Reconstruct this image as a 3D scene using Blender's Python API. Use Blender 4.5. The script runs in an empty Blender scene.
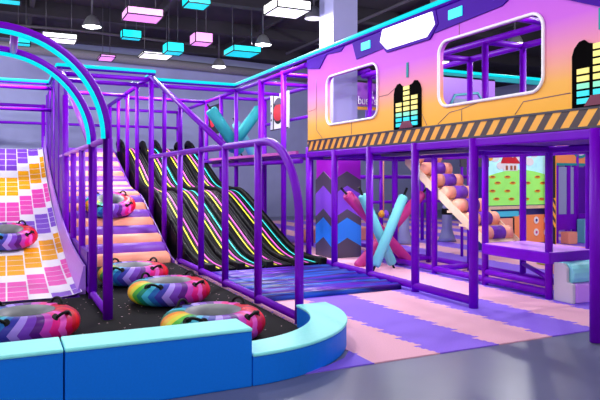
import bpy, math, random
from mathutils import Vector, Matrix
random.seed(7)
S = bpy.context.scene
C = S.collection
PI = math.pi
YAW = math.radians(25.45); SN, CS = math.sin(YAW), math.cos(YAW)
FOC = 620.0; HZ = 177.0; EYE = 1.7

def ray(px, py):
    u = (px-300)/FOC; v = (py-HZ)/FOC
    return SN+u*CS, CS-u*SN, -v
def on_x(px, py, X):            # measured point of the photograph on the plane x = X
    a, b, c = ray(px, py); d = X/a
    return Vector((X, b*d, EYE+c*d))
def on_y(px, py, Y):
    a, b, c = ray(px, py); d = Y/b
    return Vector((a*d, Y, EYE+c*d))
def on_z(px, py, Z):
    a, b, c = ray(px, py); d = (Z-EYE)/c
    return Vector((a*d, b*d, Z))

# ------------------------------------------------------------------ materials
def lin(c):
    return tuple((x/12.92 if x <= .04045 else ((x+.055)/1.055)**2.4) for x in c)
def rgb(r, g, b): return lin((r/255, g/255, b/255))
def nodes(name):
    m = bpy.data.materials.new(name); m.use_nodes = True
    nt = m.node_tree; return m, nt, nt.nodes['Principled BSDF']
def mat(name, col, rough=.45, emit=None, es=0, metal=0, noise=0, nscale=30, bump=0, spec=.5):
    m, nt, b = nodes(name)
    b.inputs['Base Color'].default_value = (*col, 1)
    b.inputs['Roughness'].default_value = rough
    b.inputs['Metallic'].default_value = metal
    b.inputs['Specular IOR Level'].default_value = spec
    if emit:
        b.inputs['Emission Color'].default_value = (*emit, 1); b.inputs['Emission Strength'].default_value = es
    if noise or bump:
        tc = nt.nodes.new('ShaderNodeTexCoord'); n = nt.nodes.new('ShaderNodeTexNoise')
        n.inputs['Scale'].default_value = nscale; n.inputs['Detail'].default_value = 3
        nt.links.new(tc.outputs['Object'], n.inputs['Vector'])
        if noise:
            r = nt.nodes.new('ShaderNodeValToRGB')
            r.color_ramp.elements[0].position = .3; r.color_ramp.elements[1].position = .7
            r.color_ramp.elements[0].color = (*[c*(1-noise) for c in col], 1)
            r.color_ramp.elements[1].color = (*[min(1, c*(1+noise)) for c in col], 1)
            nt.links.new(n.outputs['Fac'], r.inputs['Fac']); nt.links.new(r.outputs['Color'], b.inputs['Base Color'])
        if bump:
            bp = nt.nodes.new('ShaderNodeBump'); bp.inputs['Strength'].default_value = bump
            nt.links.new(n.outputs['Fac'], bp.inputs['Height']); nt.links.new(bp.outputs['Normal'], b.inputs['Normal'])
    return m
def mth(nt, op, a, b=None, c=None):
    n = nt.nodes.new('ShaderNodeMath'); n.operation = op
    for i, v in enumerate((a, b, c)):
        if v is None: continue
        if isinstance(v, (int, float)): n.inputs[i].default_value = v
        else: nt.links.new(v, n.inputs[i])
    return n.outputs[0]
def mixc(nt, f, a, b):
    n = nt.nodes.new('ShaderNodeMix'); n.data_type = 'RGBA'
    nt.links.new(f, n.inputs[0])
    for i, v in ((6, a), (7, b)):
        if isinstance(v, tuple): n.inputs[i].default_value = (*v, 1)
        else: nt.links.new(v, n.inputs[i])
    return n.outputs[2]
def xyz(nt, kind='Object'):
    tc = nt.nodes.new('ShaderNodeTexCoord'); s = nt.nodes.new('ShaderNodeSeparateXYZ')
    nt.links.new(tc.outputs[kind], s.inputs[0]); return s.outputs, tc
def ramp(nt, fac, stops, const=False):
    r = nt.nodes.new('ShaderNodeValToRGB'); cr = r.color_ramp
    if const: cr.interpolation = 'CONSTANT'
    while len(cr.elements) < len(stops): cr.elements.new(.5)
    for e, (p, c) in zip(cr.elements, stops): e.position = p; e.color = (*c, 1)
    nt.links.new(fac, r.inputs[0]); return r.outputs[0]

M = {}
M['purple'] = mat('purple_padding', rgb(114, 0, 194), .42, noise=.05, nscale=8, spec=.16)
M['purple_dark'] = mat('dark_purple_panel', rgb(84, 2, 160), .5, noise=.06, nscale=8, spec=.25)
M['lilac_edge'] = mat('lilac_rail', rgb(178, 84, 228), .35)
M['lilac'] = mat('lilac_vinyl', rgb(178, 122, 236), .4, noise=.04)
M['deck'] = mat('lilac_deck', rgb(206, 132, 248), .55, noise=.05, nscale=14)
M['cyan_led'] = mat('cyan_light_tube', rgb(0, 70, 84), .5, emit=rgb(0, 228, 240), es=1.0, spec=.1)
M['aqua'] = mat('aqua_vinyl', rgb(146, 250, 250), .5, noise=.03)
M['blue'] = mat('blue_vinyl', rgb(0, 118, 236), .5, noise=.03, bump=.01, nscale=60, spec=.2)
M['white'] = mat('white_vinyl', rgb(246, 240, 250), .4)
M['white_glow'] = mat('white_light_diffuser', rgb(250, 250, 250), .4, emit=(1, 1, 1), es=1.3)
M['pink_glow'] = mat('pink_light_diffuser', rgb(240, 150, 240), .5, emit=rgb(248, 158, 246), es=.85)
M['cyan_glow'] = mat('cyan_light_diffuser', rgb(0, 205, 215), .5, emit=rgb(0, 218, 224), es=.85)
M['black'] = mat('black_rubber', rgb(14, 13, 16), .55, spec=.2)
M['black_gloss'] = mat('black_slide_plastic', rgb(12, 10, 14), .5, spec=.05)
M['decal_black'] = mat('matt_black_print', rgb(10, 8, 10), .95, spec=.02)
M['darkgrey'] = mat('charcoal', rgb(66, 62, 76), .6)
M['greygroove'] = mat('grey_slide_rib', rgb(62, 60, 68), .3)
M['yellow_line'] = mat('yellow_slide_stripe', rgb(245, 235, 60), .4, emit=rgb(245, 235, 60), es=.25)
M['pink_line'] = mat('pink_slide_stripe', rgb(232, 90, 200), .4, emit=rgb(232, 90, 200), es=.25)
M['cyan_line'] = mat('cyan_slide_stripe', rgb(60, 230, 225), .4, emit=rgb(60, 230, 225), es=.25)
M['green_line'] = mat('green_slide_rib', rgb(16, 66, 56), .4)
M['tile_purple'] = mat('purple_tile', rgb(132, 68, 212), .35, noise=.08, nscale=40)
M['tile_orange'] = mat('orange_tile', rgb(255, 172, 0), .45, noise=.1, nscale=60, spec=.1)
M['tile_pink'] = mat('pink_tile', rgb(245, 62, 180), .35, noise=.08, nscale=40)
M['peach'] = mat('peach_vinyl', rgb(240, 152, 128), .45, noise=.03, spec=.25)
M['salmon'] = mat('salmon_vinyl', rgb(252, 166, 140), .45, noise=.03)
M['roll_purple'] = mat('violet_vinyl', rgb(118, 56, 184), .45, noise=.03, spec=.25)
M['beige'] = mat('pale_wood_board', rgb(228, 196, 168), .6, noise=.06, nscale=12)
M['magenta'] = mat('magenta_foam', rgb(206, 46, 138), .5)
M['teal_pale'] = mat('pale_teal_foam', rgb(112, 196, 206), .6, spec=.2)
M['teal'] = mat('teal_foam', rgb(40, 146, 156), .6, spec=.2)
M['grey_fixture'] = mat('grey_metal', rgb(120, 120, 128), .4, metal=.3)
M['ceiling'] = mat('ceiling_black', rgb(36, 32, 42), .95, noise=.25, nscale=1.3)
M['duct'] = mat('duct_grey', rgb(128, 124, 136), .6, noise=.1)
M['conduit'] = mat('conduit_grey', rgb(70, 66, 76), .6)
M['wall'] = mat('lilac_grey_wall', rgb(156, 160, 208), .8, noise=.04, nscale=2)
M['column'] = mat('column_paint', rgb(150, 150, 196), .7, noise=.03, nscale=2)
M['orange'] = mat('orange_panel', rgb(255, 150, 92), .5)
M['seam'] = mat('seam_line', rgb(150, 110, 120), .6)
M['grey_foam'] = mat('pale_grey_vinyl', rgb(196, 186, 204), .5)
M['lilac_pale'] = mat('pale_violet_vinyl', rgb(206, 140, 246), .45)
M['aqua_soft'] = mat('soft_aqua_vinyl', rgb(132, 214, 228), .45)
M['yellow_eq'] = mat('pale_yellow_bar', rgb(248, 232, 120), .4, emit=rgb(248, 232, 120), es=.25)
M['mint_eq'] = mat('mint_bar', rgb(130, 232, 190), .4, emit=rgb(130, 232, 190), es=.25)
M['cyan_eq'] = mat('cyan_bar', rgb(0, 220, 235), .4, emit=rgb(0, 220, 235), es=.25)
M['maroon'] = mat('maroon_shape', rgb(110, 8, 60), .5)
M['deep_violet'] = mat('deep_violet_trim', rgb(66, 0, 152), .6, spec=.1)
M['screen_white'] = mat('printed_white', rgb(240, 236, 240), .5)
M['red'] = mat('printed_red', rgb(206, 22, 44), .5)
M['ink'] = mat('printed_black', rgb(22, 18, 24), .5)
M['chev_magenta'] = mat('chevron_magenta', rgb(170, 4, 206), .5)
M['chev_violet'] = mat('chevron_violet', rgb(136, 70, 226), .5)
M['chev_blue'] = mat('chevron_blue', rgb(36, 132, 240), .5)
M['chev_grey'] = mat('chevron_charcoal', rgb(78, 66, 92), .6)
M['glass_blue'] = mat('blue_grey_pane', rgb(150, 156, 200), .25)
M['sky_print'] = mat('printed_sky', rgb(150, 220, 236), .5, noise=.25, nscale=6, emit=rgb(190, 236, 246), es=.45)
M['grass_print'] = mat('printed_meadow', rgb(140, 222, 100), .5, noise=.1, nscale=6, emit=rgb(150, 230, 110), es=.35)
M['brown_print'] = mat('printed_brown', rgb(170, 90, 50), .5)
M['gold'] = mat('printed_gold', rgb(240, 170, 40), .5)
M['lime'] = mat('lime_vinyl', rgb(190, 224, 40), .5)
M['navy'] = mat('navy_panel', rgb(40, 50, 140), .4)
M['teal_screen'] = mat('teal_sign', rgb(60, 170, 200), .4, emit=rgb(60, 170, 200), es=.3)

def floor_mat():
    m, nt, b = nodes('polished_grey_floor')
    tc = nt.nodes.new('ShaderNodeTexCoord'); n = nt.nodes.new('ShaderNodeTexNoise')
    n.inputs['Scale'].default_value = .9; nt.links.new(tc.outputs['Object'], n.inputs['Vector'])
    nt.links.new(ramp(nt, n.outputs['Fac'], [(.3, rgb(98, 102, 134)), (.7, rgb(112, 114, 148))]), b.inputs['Base Color'])
    b.inputs['Roughness'].default_value = .3; b.inputs['Specular IOR Level'].default_value = .3
    return m
M['floor'] = floor_mat()
def carpet_mat():
    m, nt, b = nodes('striped_puzzle_mat')
    o, tc = xyz(nt)
    s1 = mth(nt, 'FRACT', mth(nt, 'DIVIDE', o[1], .34))
    tri = mth(nt, 'MULTIPLY', mth(nt, 'SUBTRACT', s1, .5), .09)
    s2 = mth(nt, 'MULTIPLY', mth(nt, 'GREATER_THAN', mth(nt, 'FRACT', mth(nt, 'DIVIDE', o[1], .085)), .5), .018)
    x = mth(nt, 'ADD', mth(nt, 'ADD', o[0], tri), s2)
    t = mth(nt, 'FRACT', mth(nt, 'DIVIDE', mth(nt, 'SUBTRACT', x, 3.0-1.48), 1.48))
    f = mth(nt, 'LESS_THAN', t, .5)
    n = nt.nodes.new('ShaderNodeTexNoise'); n.inputs['Scale'].default_value = 90
    nt.links.new(tc.outputs['Object'], n.inputs['Vector'])
    c1 = ramp(nt, n.outputs['Fac'], [(.3, rgb(130, 86, 228)), (.7, rgb(148, 102, 246))])
    c2 = ramp(nt, n.outputs['Fac'], [(.3, rgb(232, 166, 196)), (.7, rgb(248, 184, 208))])
    nt.links.new(mixc(nt, f, c1, c2), b.inputs['Base Color'])
    b.inputs['Roughness'].default_value = .75
    return m
M['carpet'] = carpet_mat()
def speckle_mat():
    m, nt, b = nodes('speckled_black_mat')
    tc = nt.nodes.new('ShaderNodeTexCoord'); v = nt.nodes.new('ShaderNodeTexVoronoi')
    v.inputs['Scale'].default_value = 13; nt.links.new(tc.outputs['Object'], v.inputs['Vector'])
    f = mth(nt, 'LESS_THAN', v.outputs['Distance'], .13)
    sp = nt.nodes.new('ShaderNodeSeparateColor'); nt.links.new(v.outputs['Color'], sp.inputs[0])
    f2 = mth(nt, 'MULTIPLY', f, mth(nt, 'GREATER_THAN', sp.outputs[0], .45))
    nt.links.new(mixc(nt, f2, rgb(24, 22, 26), rgb(216, 180, 190)), b.inputs['Base Color'])
    b.inputs['Roughness'].default_value = .8; b.inputs['Specular IOR Level'].default_value = .1
    return m
M['speckle'] = speckle_mat()
def galaxy_mat():
    m, nt, b = nodes('streaked_blue_purple_mat')
    tc = nt.nodes.new('ShaderNodeTexCoord'); mp = nt.nodes.new('ShaderNodeMapping')
    mp.inputs['Rotation'].default_value = (0, 0, math.radians(14)); mp.inputs['Scale'].default_value = (.16, 3.4, 1)
    nt.links.new(tc.outputs['Object'], mp.inputs['Vector'])
    n = nt.nodes.new('ShaderNodeTexNoise'); n.inputs['Scale'].default_value = 1.5; n.inputs['Detail'].default_value = 4
    nt.links.new(mp.outputs[0], n.inputs['Vector'])
    c = ramp(nt, n.outputs['Fac'], [(.3, rgb(18, 12, 80)), (.4, rgb(40, 60, 200)), (.46, rgb(104, 10, 186)), (.52, rgb(30, 10, 96)),
                                    (.57, rgb(40, 100, 220)), (.63, rgb(60, 14, 140)), (.72, rgb(170, 190, 250))])
    nt.links.new(c, b.inputs['Base Color']); b.inputs['Roughness'].default_value = .35; b.inputs['Specular IOR Level'].default_value = .2
    return m
M['galaxy'] = galaxy_mat()
def facade_mat():
    m, nt, b = nodes('sunset_gradient_panel')
    o, tc = xyz(nt)
    z = mth(nt, 'DIVIDE', mth(nt, 'SUBTRACT', o[2], 2.2), 2.0)
    c = ramp(nt, z, [(.1, rgb(255, 184, 66)), (.27, rgb(252, 186, 92)), (.45, rgb(238, 150, 178)), (.62, rgb(204, 102, 222)), (.95, rgb(176, 74, 220))])
    nt.links.new(c, b.inputs['Base Color']); b.inputs['Roughness'].default_value = .6; b.inputs['Specular IOR Level'].default_value = .15
    return m
M['facade'] = facade_mat()
def hazard_mat(axis=1, k=.23):
    m, nt, b = nodes('hazard_stripes')
    o, tc = xyz(nt)
    f = mth(nt, 'GREATER_THAN', mth(nt, 'FRACT', mth(nt, 'DIVIDE', mth(nt, 'ADD', o[axis], mth(nt, 'MULTIPLY', o[2], .75)), k)), .5)
    nt.links.new(mixc(nt, f, rgb(252, 176, 60), rgb(64, 46, 52)), b.inputs['Base Color'])
    b.inputs['Roughness'].default_value = .5
    return m
M['hazard'] = hazard_mat()
M['hazard_small'] = hazard_mat(0, .16)
def tube_mat():
    m, nt, b = nodes('rainbow_tube_cover')
    o, tc = xyz(nt)
    a = mth(nt, 'DIVIDE', mth(nt, 'ARCTAN2', o[1], o[0]), 2*PI)
    # triangular facets: the sector edge leans one way or the other with height
    zig = mth(nt, 'MULTIPLY', mth(nt, 'PINGPONG', mth(nt, 'MULTIPLY', o[2], 1.0), .16), .22)
    a = mth(nt, 'FRACT', mth(nt, 'ADD', mth(nt, 'ADD', a, zig), 1.475))
    cols = [(255, 150, 20), (250, 196, 30), (232, 226, 50), (80, 190, 60), (20, 140, 110), (70, 190, 220), (40, 110, 190), (60, 60, 170), (170, 140, 240),
            (120, 60, 190), (90, 20, 130), (200, 60, 190), (236, 20, 140), (250, 90, 210), (220, 10, 90), (214, 8, 36), (240, 20, 30), (190, 10, 50)]
    # the half turned to the camera (first stop at the left) carries the whole run, the far half runs back
    back = cols[::-1][2:14]
    st = [(i*.5/18, rgb(*c)) for i, c in enumerate(cols)]+[(.5+i*.5/12, rgb(*c)) for i, c in enumerate(back)]
    nt.links.new(ramp(nt, a, st, True), b.inputs['Base Color'])
    b.inputs['Roughness'].default_value = .4; b.inputs['Specular IOR Level'].default_value = .2
    return m
M['tube'] = tube_mat()
M['lining'] = mat('grey_tube_lining', rgb(128, 130, 138), .45, noise=.15, nscale=5)
def poster_mat():
    m, nt, b = nodes('violet_poster_print')
    tc = nt.nodes.new('ShaderNodeTexCoord'); n = nt.nodes.new('ShaderNodeTexVoronoi')
    n.inputs['Scale'].default_value = 5; nt.links.new(tc.outputs['Object'], n.inputs['Vector'])
    nt.links.new(ramp(nt, n.outputs['Distance'], [(.1, rgb(60, 20, 110)), (.3, rgb(130, 50, 190)), (.6, rgb(180, 90, 220))]), b.inputs['Base Color'])
    return m
M['poster'] = poster_mat()

# ------------------------------------------------------------------ mesh builder
class MB:
    def __init__(s): s.v = []; s.f = []; s.mi = []; s.sm = []; s.cur = 0; s.smooth = False
    def add(s, vs, fs, smooth=None):
        n = len(s.v); s.v += [tuple(v) for v in vs]
        for f in fs:
            s.f.append([i+n for i in f]); s.mi.append(s.cur); s.sm.append(s.smooth if smooth is None else smooth)
        return s
    def box(s, x0, x1, y0, y1, z0, z1):
        return s.add([(x, y, z) for x in (x0, x1) for y in (y0, y1) for z in (z0, z1)],
                     [(0, 1, 3, 2), (4, 6, 7, 5), (0, 4, 5, 1), (2, 3, 7, 6), (0, 2, 6, 4), (1, 5, 7, 3)], False)
    def tube(s, pts, r, n=12, closed=False, caps=True, up=None):
        pts = [Vector(p) for p in pts]; N = len(pts); rs = r if isinstance(r, (list, tuple)) else [r]*N
        vs = []; prev = None
        for i, p in enumerate(pts):
            a = pts[(i-1) % N] if (closed or i) else p
            b = pts[(i+1) % N] if (closed or i < N-1) else p
            t = (b-a).normalized()
            if prev is None:
                ref = Vector(up) if up else (Vector((0, 0, 1)) if abs(t.z) < .9 else Vector((1, 0, 0)))
                u = t.cross(ref).normalized()
            else:
                u = (prev-t*prev.dot(t)).normalized()
            prev = u; w = t.cross(u)
            for k in range(n):
                an = 2*PI*k/n
                vs.append(p+(u*math.cos(an)+w*math.sin(an))*rs[i])
        fs = []
        for i in range(N if closed else N-1):
            j = (i+1) % N
            for k in range(n):
                l = (k+1) % n
                fs.append((i*n+k, i*n+l, j*n+l, j*n+k))
        s.add(vs, fs, True)
        if not closed and caps:
            base = len(s.v)-len(vs)
            s.f.append([base+k for k in range(n)][::-1]); s.mi.append(s.cur); s.sm.append(False)
            s.f.append([base+(N-1)*n+k for k in range(n)]); s.mi.append(s.cur); s.sm.append(False)
        return s
    def lathe(s, prof, c=(0, 0, 0), n=32, closed=False, cap=False, off=0):
        vs = []; c = Vector(c)
        for k in range(n):
            a = 2*PI*k/n+off
            for r, z in prof: vs.append(c+Vector((r*math.cos(a), r*math.sin(a), z)))
        m = len(prof); fs = []
        for k in range(n):
            l = (k+1) % n
            for i in range(m if closed else m-1):
                j = (i+1) % m
                fs.append((k*m+i, l*m+i, l*m+j, k*m+j))
        s.add(vs, fs, True)
        return s
    def prism(s, poly, f, t0, t1):      # poly: 2-D outline, f maps (a, b, t) to a point
        n = len(poly)
        vs = [f(a, b, t0) for a, b in poly]+[f(a, b, t1) for a, b in poly]
        fs = [list(range(n))[::-1], [n+i for i in range(n)]]+[(i, (i+1) % n, n+(i+1) % n, n+i) for i in range(n)]
        return s.add(vs, fs, False)
    def build(s, name, m, parent=None, bevel=0):
        me = bpy.data.meshes.new(name)
        me.from_pydata(s.v, [], s.f)
        for x in (m if isinstance(m, (list, tuple)) else [m]): me.materials.append(M[x] if isinstance(x, str) else x)
        for p, i, sm in zip(me.polygons, s.mi, s.sm): p.material_index = i; p.use_smooth = sm
        me.update()
        import bmesh
        bm = bmesh.new(); bm.from_mesh(me); bmesh.ops.recalc_face_normals(bm, faces=bm.faces); bm.to_mesh(me); bm.free()
        o = bpy.data.objects.new(name, me); C.objects.link(o)
        if parent:
            o.parent = parent; w = parent
            off = Vector((0, 0, 0))
            while w is not None and not w.get('_local'):
                off += w.location; w = w.parent
            o.location = -off if not parent.get('_local') else Vector((0, 0, 0))
        if bevel:
            b = o.modifiers.new('bevel', 'BEVEL'); b.width = bevel; b.segments = 2; b.limit_method = 'ANGLE'
        return o
def tag(o, label=None, cat=None, group=None, kind=None):
    if label: o['label'] = label
    if cat: o['category'] = cat
    if group: o['group'] = group
    if kind: o['kind'] = kind
    return o
def thing(name, label, cat, loc=(0, 0, 0), group=None, local=False):
    o = bpy.data.objects.new(name, None); C.objects.link(o); o.location = loc; o.empty_display_size = .1
    if local: LOCAL.add(o.name)
    return tag(o, label, cat, group)
LOCAL = set()
# build() above places child meshes written in world coordinates; things made locally use part()
def part(mb, name, m, root, bevel=0):
    me = mb.build(name, m, None, bevel); me.parent = root
    if root.name in LOCAL or (root.parent and root.parent.name in LOCAL): me.location = (0, 0, 0)
    elif root.parent is None: me.location = -root.location
    else: me.location = (0, 0, 0)
    return me
def dup(root, loc, rot, label, group=None):
    r = root.copy(); C.objects.link(r); r.location = loc; r.rotation_euler = rot; r['label'] = label
    if group: r['group'] = group
    for ch in list(root.children):
        c = ch.copy(); C.objects.link(c); c.parent = r
        for g in list(ch.children):
            d = g.copy(); C.objects.link(d); d.parent = c
    return r
def struct(mb, name, m, label=None, bevel=0):
    o = mb.build(name, m, None, bevel); o['kind'] = 'structure'
    if label: o['label'] = label
    return o
def seg(a, b, r=.055, n=14): return MB().tube([a, b], r, n)
def smooth_path(pts, n=8):      # Catmull-Rom
    P = [Vector(p) for p in pts]; P = [2*P[0]-P[1]]+P+[2*P[-1]-P[-2]]; out = []
    for i in range(1, len(P)-2):
        for k in range(n):
            t = k/n; a, b, c, d = P[i-1], P[i], P[i+1], P[i+2]
            out.append(.5*((2*b)+(c-a)*t+(2*a-5*b+4*c-d)*t*t+(3*b-a-3*c+d)*t**3))
    out.append(P[-2]); return out

# ------------------------------------------------------------------ room
CEIL = 6.5
struct(MB().box(-9, 24, -3, 27, -.2, 0), 'floor', 'floor', 'polished grey floor')
def wy(x): return 23.3+.14*(x-2.25)
w = MB(); w.add([(-9, wy(-9), 0), (24, wy(24), 0), (24, wy(24), CEIL), (-9, wy(-9), CEIL), (-9, wy(-9)+.2, 0), (24, wy(24)+.2, 0), (24, wy(24)+.2, CEIL), (-9, wy(-9)+.2, CEIL)],
        [(0, 1, 2, 3), (4, 7, 6, 5), (0, 4, 5, 1), (3, 2, 6, 7), (0, 3, 7, 4), (1, 5, 6, 2)])
struct(w, 'wall_back', 'wall', 'lilac grey back wall')
struct(MB().box(23.8, 24, -3, 26.2, 0, CEIL), 'wall_right', 'wall', 'lilac grey right wall')
struct(MB().box(-9, 24, -3, 27, CEIL, CEIL+.2), 'ceiling', 'ceiling', 'black painted open ceiling')
# ceiling beams (rows of dark joists), ducts and conduits
for i in range(6):
    y = 5.5+i*3.2
    struct(MB().box(-9, 23.7, y, y+.28, CEIL-.38, CEIL), 'trim_%d' % (i+1), 'ceiling')
for i in range(7):
    x = -6+i*3.3
    struct(MB().box(x, x+.12, -2.9, 22.2, CEIL-.22, CEIL), 'trim_%d' % (i+7), 'ceiling')
a, b = (-8, wy(-8)-.3, 6.02), (18, wy(18)-.3, 6.02)
tag(MB().tube([a, b], .17, 16).build('air_duct', 'duct'), 'long grey round air duct running along the top of the back wall', 'duct')
tag(MB().tube([on_z(0, 24, CEIL-.43), on_z(75, 30, CEIL-.43), on_z(215, 47, CEIL-.43)], .045, 8).build('conduit', 'conduit'), 'thin grey conduit crossing the ceiling behind the pink light boxes', 'pipe')
tag(MB().tube([(9.0, 4, CEIL-.43), (9.0, 20, CEIL-.43)], .045, 8).build('conduit', 'conduit'), 'thin grey conduit running back along the ceiling above the gradient front', 'pipe')
tag(MB().box(9.6, 10.2, 11.2, 12.6, CEIL-.45, CEIL-.2).build('ceiling_vent', 'duct'), 'grey rectangular ceiling vent right of the tall column', 'vent')

# carpet and mats
tag(MB().box(3.02, 16, 4.8, 22, 0, .012).build('puzzle_mat', 'carpet'), 'pink and purple striped puzzle mat covering the floor under the play structures', 'mat')
poly = [(-1.6, 5.09), (1.81, 5.09)]+[(1.81+1.12*math.sin(a), 6.2-1.12*math.cos(a)) for a in [PI/2*k/8 for k in range(1, 9)]]+[(2.98, 6.2), (2.98, 12.1), (-1.6, 12.1)]
tag(MB().prism(poly, lambda a, b, t: (a, b, t), 0, .02).build('speckled_mat', 'speckle'), 'black rubber mat with pale speckles inside the blue barrier', 'mat')
# purple tongue of puzzle mat between the barrier and the first pink stripe
tag(MB().prism([(2.2, 4.8), (3.02, 4.8), (3.02, 5.24), (2.86, 5.05), (2.6, 4.9)], lambda a, b, t: (a, b, t), 0, .012).build('puzzle_mat', 'tile_purple_mat' if False else mat('purple_mat', rgb(130, 92, 236), .75)), 'small purple puzzle mat corner in front of the curved barrier', 'mat')
lm = MB(); 
N = 24
rows = []
for i in range(N+1):
    y = 7.76+(10.3-7.76)*i/N
    rows.append((y, .075+.03*math.sin(i*2.1)))
vs = []; 
for y, z in rows: vs += [(3.13, y, z), (5.38, y, z), (3.13, y, .013), (5.38, y, .013)]
fs = []
for i in range(N):
    p = i*4; q = p+4
    fs += [(p, p+1, q+1, q), (p+2, q+2, q+3, p+3), (p, q, q+2, p+2), (p+1, p+3, q+3, q+1)]
fs += [(0, 2, 3, 1), (N*4, N*4+1, N*4+3, N*4+2)]
lm.add(vs, fs, True)
tag(lm.build('landing_mat', 'galaxy'), 'shiny blue and purple streaked landing mat at the foot of the black slides', 'mat')

# ------------------------------------------------------------------ blue barrier
def barrier(name, label, mb_body, mb_top):
    t = thing(name, label, 'barrier', (0, 5, 0), group='blue padded barrier blocks')
    part(mb_body, 'side_padding', 'blue', t, .012); part(mb_top, 'top_padding', 'aqua', t, .012)
barrier('padded_barrier', 'tall straight blue barrier block with aqua top at the left edge of the photo', MB().box(-2.6, .375, 4.7, 5.07, 0, .45), MB().box(-2.6, .375, 4.69, 5.08, .45, .48))
barrier('padded_barrier', 'tall straight blue barrier block with aqua top beside the low curved block', MB().box(.385, 1.81, 4.7, 5.07, 0, .45), MB().box(.385, 1.81, 4.69, 5.08, .45, .48))
def arcpoly(r0, r1, n=20):
    cx, cy = 1.815, 6.2
    an = [PI/2*k/n for k in range(n+1)]
    o = [(cx+r1*math.sin(a), cy-r1*math.cos(a)) for a in an]; i = [(cx+r0*math.sin(a), cy-r0*math.cos(a)) for a in an]
    return o+[(cx+r1, cy+.1), (cx+r0, cy+.1)]+i[::-1]
def flat(a, b, t): return (a, b, t)
barrier('padded_barrier', 'low curved blue barrier block with aqua top ending at the arched rail', MB().prism(arcpoly(1.14, 1.5), flat, 0, .24), MB().prism(arcpoly(1.13, 1.51), flat, .24, .27))

# ------------------------------------------------------------------ hill: profile of ramp and slides
def interp(pr, y):
    if y <= pr[0][0]: return pr[0][1]
    for (a, za), (b, zb) in zip(pr, pr[1:]):
        if y <= b: return za+(zb-za)*(y-a)/(b-a)
    return pr[-1][1]
def dens(pr, n=6):
    p = smooth_path([(0, y, z) for y, z in pr], n); return [(q.y, q.z) for q in p]
LANE = dens([(9.15, .04), (9.9, .07), (11.5, .2), (13.3, .5), (15.2, .95), (16.5, 1.33), (17.9, 1.8), (19.5, 2.55)], 8)
# tiled lane
t = thing('tubing_slide', 'wide tubing slide tiled in white, purple, orange and pink under the arches', 'slide', (0, 9.2, 0))
mb = MB()
XL, XR = -1.3, .86
g = .018
cols = []
x = -.82-.28*2
xe = [-1.38, -1.10, -.82, -.54, -.26, .02, .30, .58, .86]
shift = [1.35, .9, .9, .45, 0, 0, .45, .9, 1.25]     # outward columns step up the slope
def _n(y, sh):
    # distance from the top edge of the sequence
    v = (19.4+.0-(y-sh))
    k = math.floor(v/1.8); r = v-k*1.8
    if r > 1.2: return 0
    return {0: 1, 1: 2, 2: 3}[k % 3]
def surf(x, y): 
    e = max(0, abs(x+.11)-.78)
    return interp(LANE, y)+.55*e*e
rowh = .3
nrow = int(10.35/rowh)
xs = xe+[.98]
for ci in range(len(xs)-1):
    x0, x1 = xs[ci], xs[ci+1]
    sh = shift[ci] if ci < len(shift) else 1.6
    g = .011
    bounds = []
    y = 19.4+sh-1.8*2; y = 19.4+sh-1.8*int(sh/1.8+1)
    y = 21.2+sh
    k = 0 if True else 1
    k = -1
    while y > 9.15:
        for q_ in range(5):
            h_ = .3375 if q_ < 4 else .45
            bounds.append((y-h_, y, 0 if q_ == 4 else {0: 1, 1: 2, 2: 3}[k % 3])); y -= h_
        k += 1
    for y0, y1, c in bounds:
        y1 = min(y1, 19.4); y0 = max(y0, 9.15)
        if y1-y0 < .03: continue
        def q(a, b, c_, d, m):
            mb.cur = m
            vs = []
            for j in range(3):
                yy = c_+(d-c_)*j/2
                for i in range(3):
                    xx = a+(b-a)*i/2; vs.append((xx, yy, surf(xx, yy)))
            mb.add(vs, [(j*3+i, j*3+i+1, j*3+i+4, j*3+i+3) for j in range(2) for i in range(2)], True)
        if c:
            q(x0+g, x1-g, y0+g, y1-g, c)
            q(x0, x0+g, y0, y1, 0); q(x1-g, x1, y0, y1, 0)
            q(x0+g, x1-g, y0, y0+g, 0); q(x0+g, x1-g, y1-g, y1, 0)
        else: q(x0, x1, y0, y1, 0)
part(mb, 'tiled_surface', ['white', 'tile_purple', 'tile_orange', 'tile_pink'], t)
# underbody
mb = MB(); ys = [9.15+k*(19.4-9.15)/30 for k in range(31)]
vs = []
for y in ys: 
    z = interp(LANE, y)
    vs += [(-1.36, y, z-.02), (.95, y, z-.02), (-1.36, y, 0.021 if y < 12 else 0), (.95, y, 0.021 if y < 12 else 0)]
fs = []
for i in range(30):
    p = i*4; q_ = p+4
    fs += [(p, p+1, q_+1, q_), (p+2, q_+2, q_+3, p+3), (p, q_, q_+2, p+2), (p+1, p+3, q_+3, q_+1)]
fs += [(0, 2, 3, 1), (120, 121, 123, 122)]
mb.add(vs, fs); part(mb, 'base', 'purple_dark', t)
def side_wall(x0, x1, prof, h, y0, y1, n=30, zb=0, lean=0):
    mb = MB(); vs = []
    for k in range(n+1):
        y = y0+(y1-y0)*k/n; zt = interp(prof, y)+h(y)
        vs += [(x0+lean, y, zt), (x1, y, zt), (x0, y, zb), (x1, y, zb)]
    fs = []
    for i in range(n):
        p = i*4; q = p+4
        fs += [(p, p+1, q+1, q), (p+2, q+2, q+3, p+3), (p, q, q+2, p+2), (p+1, p+3, q+3, q+1)]
    fs += [(0, 2, 3, 1), (n*4, n*4+1, n*4+3, n*4+2)]
    return mb.add(vs, fs)
part(side_wall(.92, 1.045, LANE, lambda y: .38, 9.35, 19.4, zb=.021, lean=.1), 'side_padding', 'lilac', t)
part(side_wall(-1.46, -1.38, LANE, lambda y: .26, 9.35, 19.4, zb=.021), 'side_padding', 'lilac', t)

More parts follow.
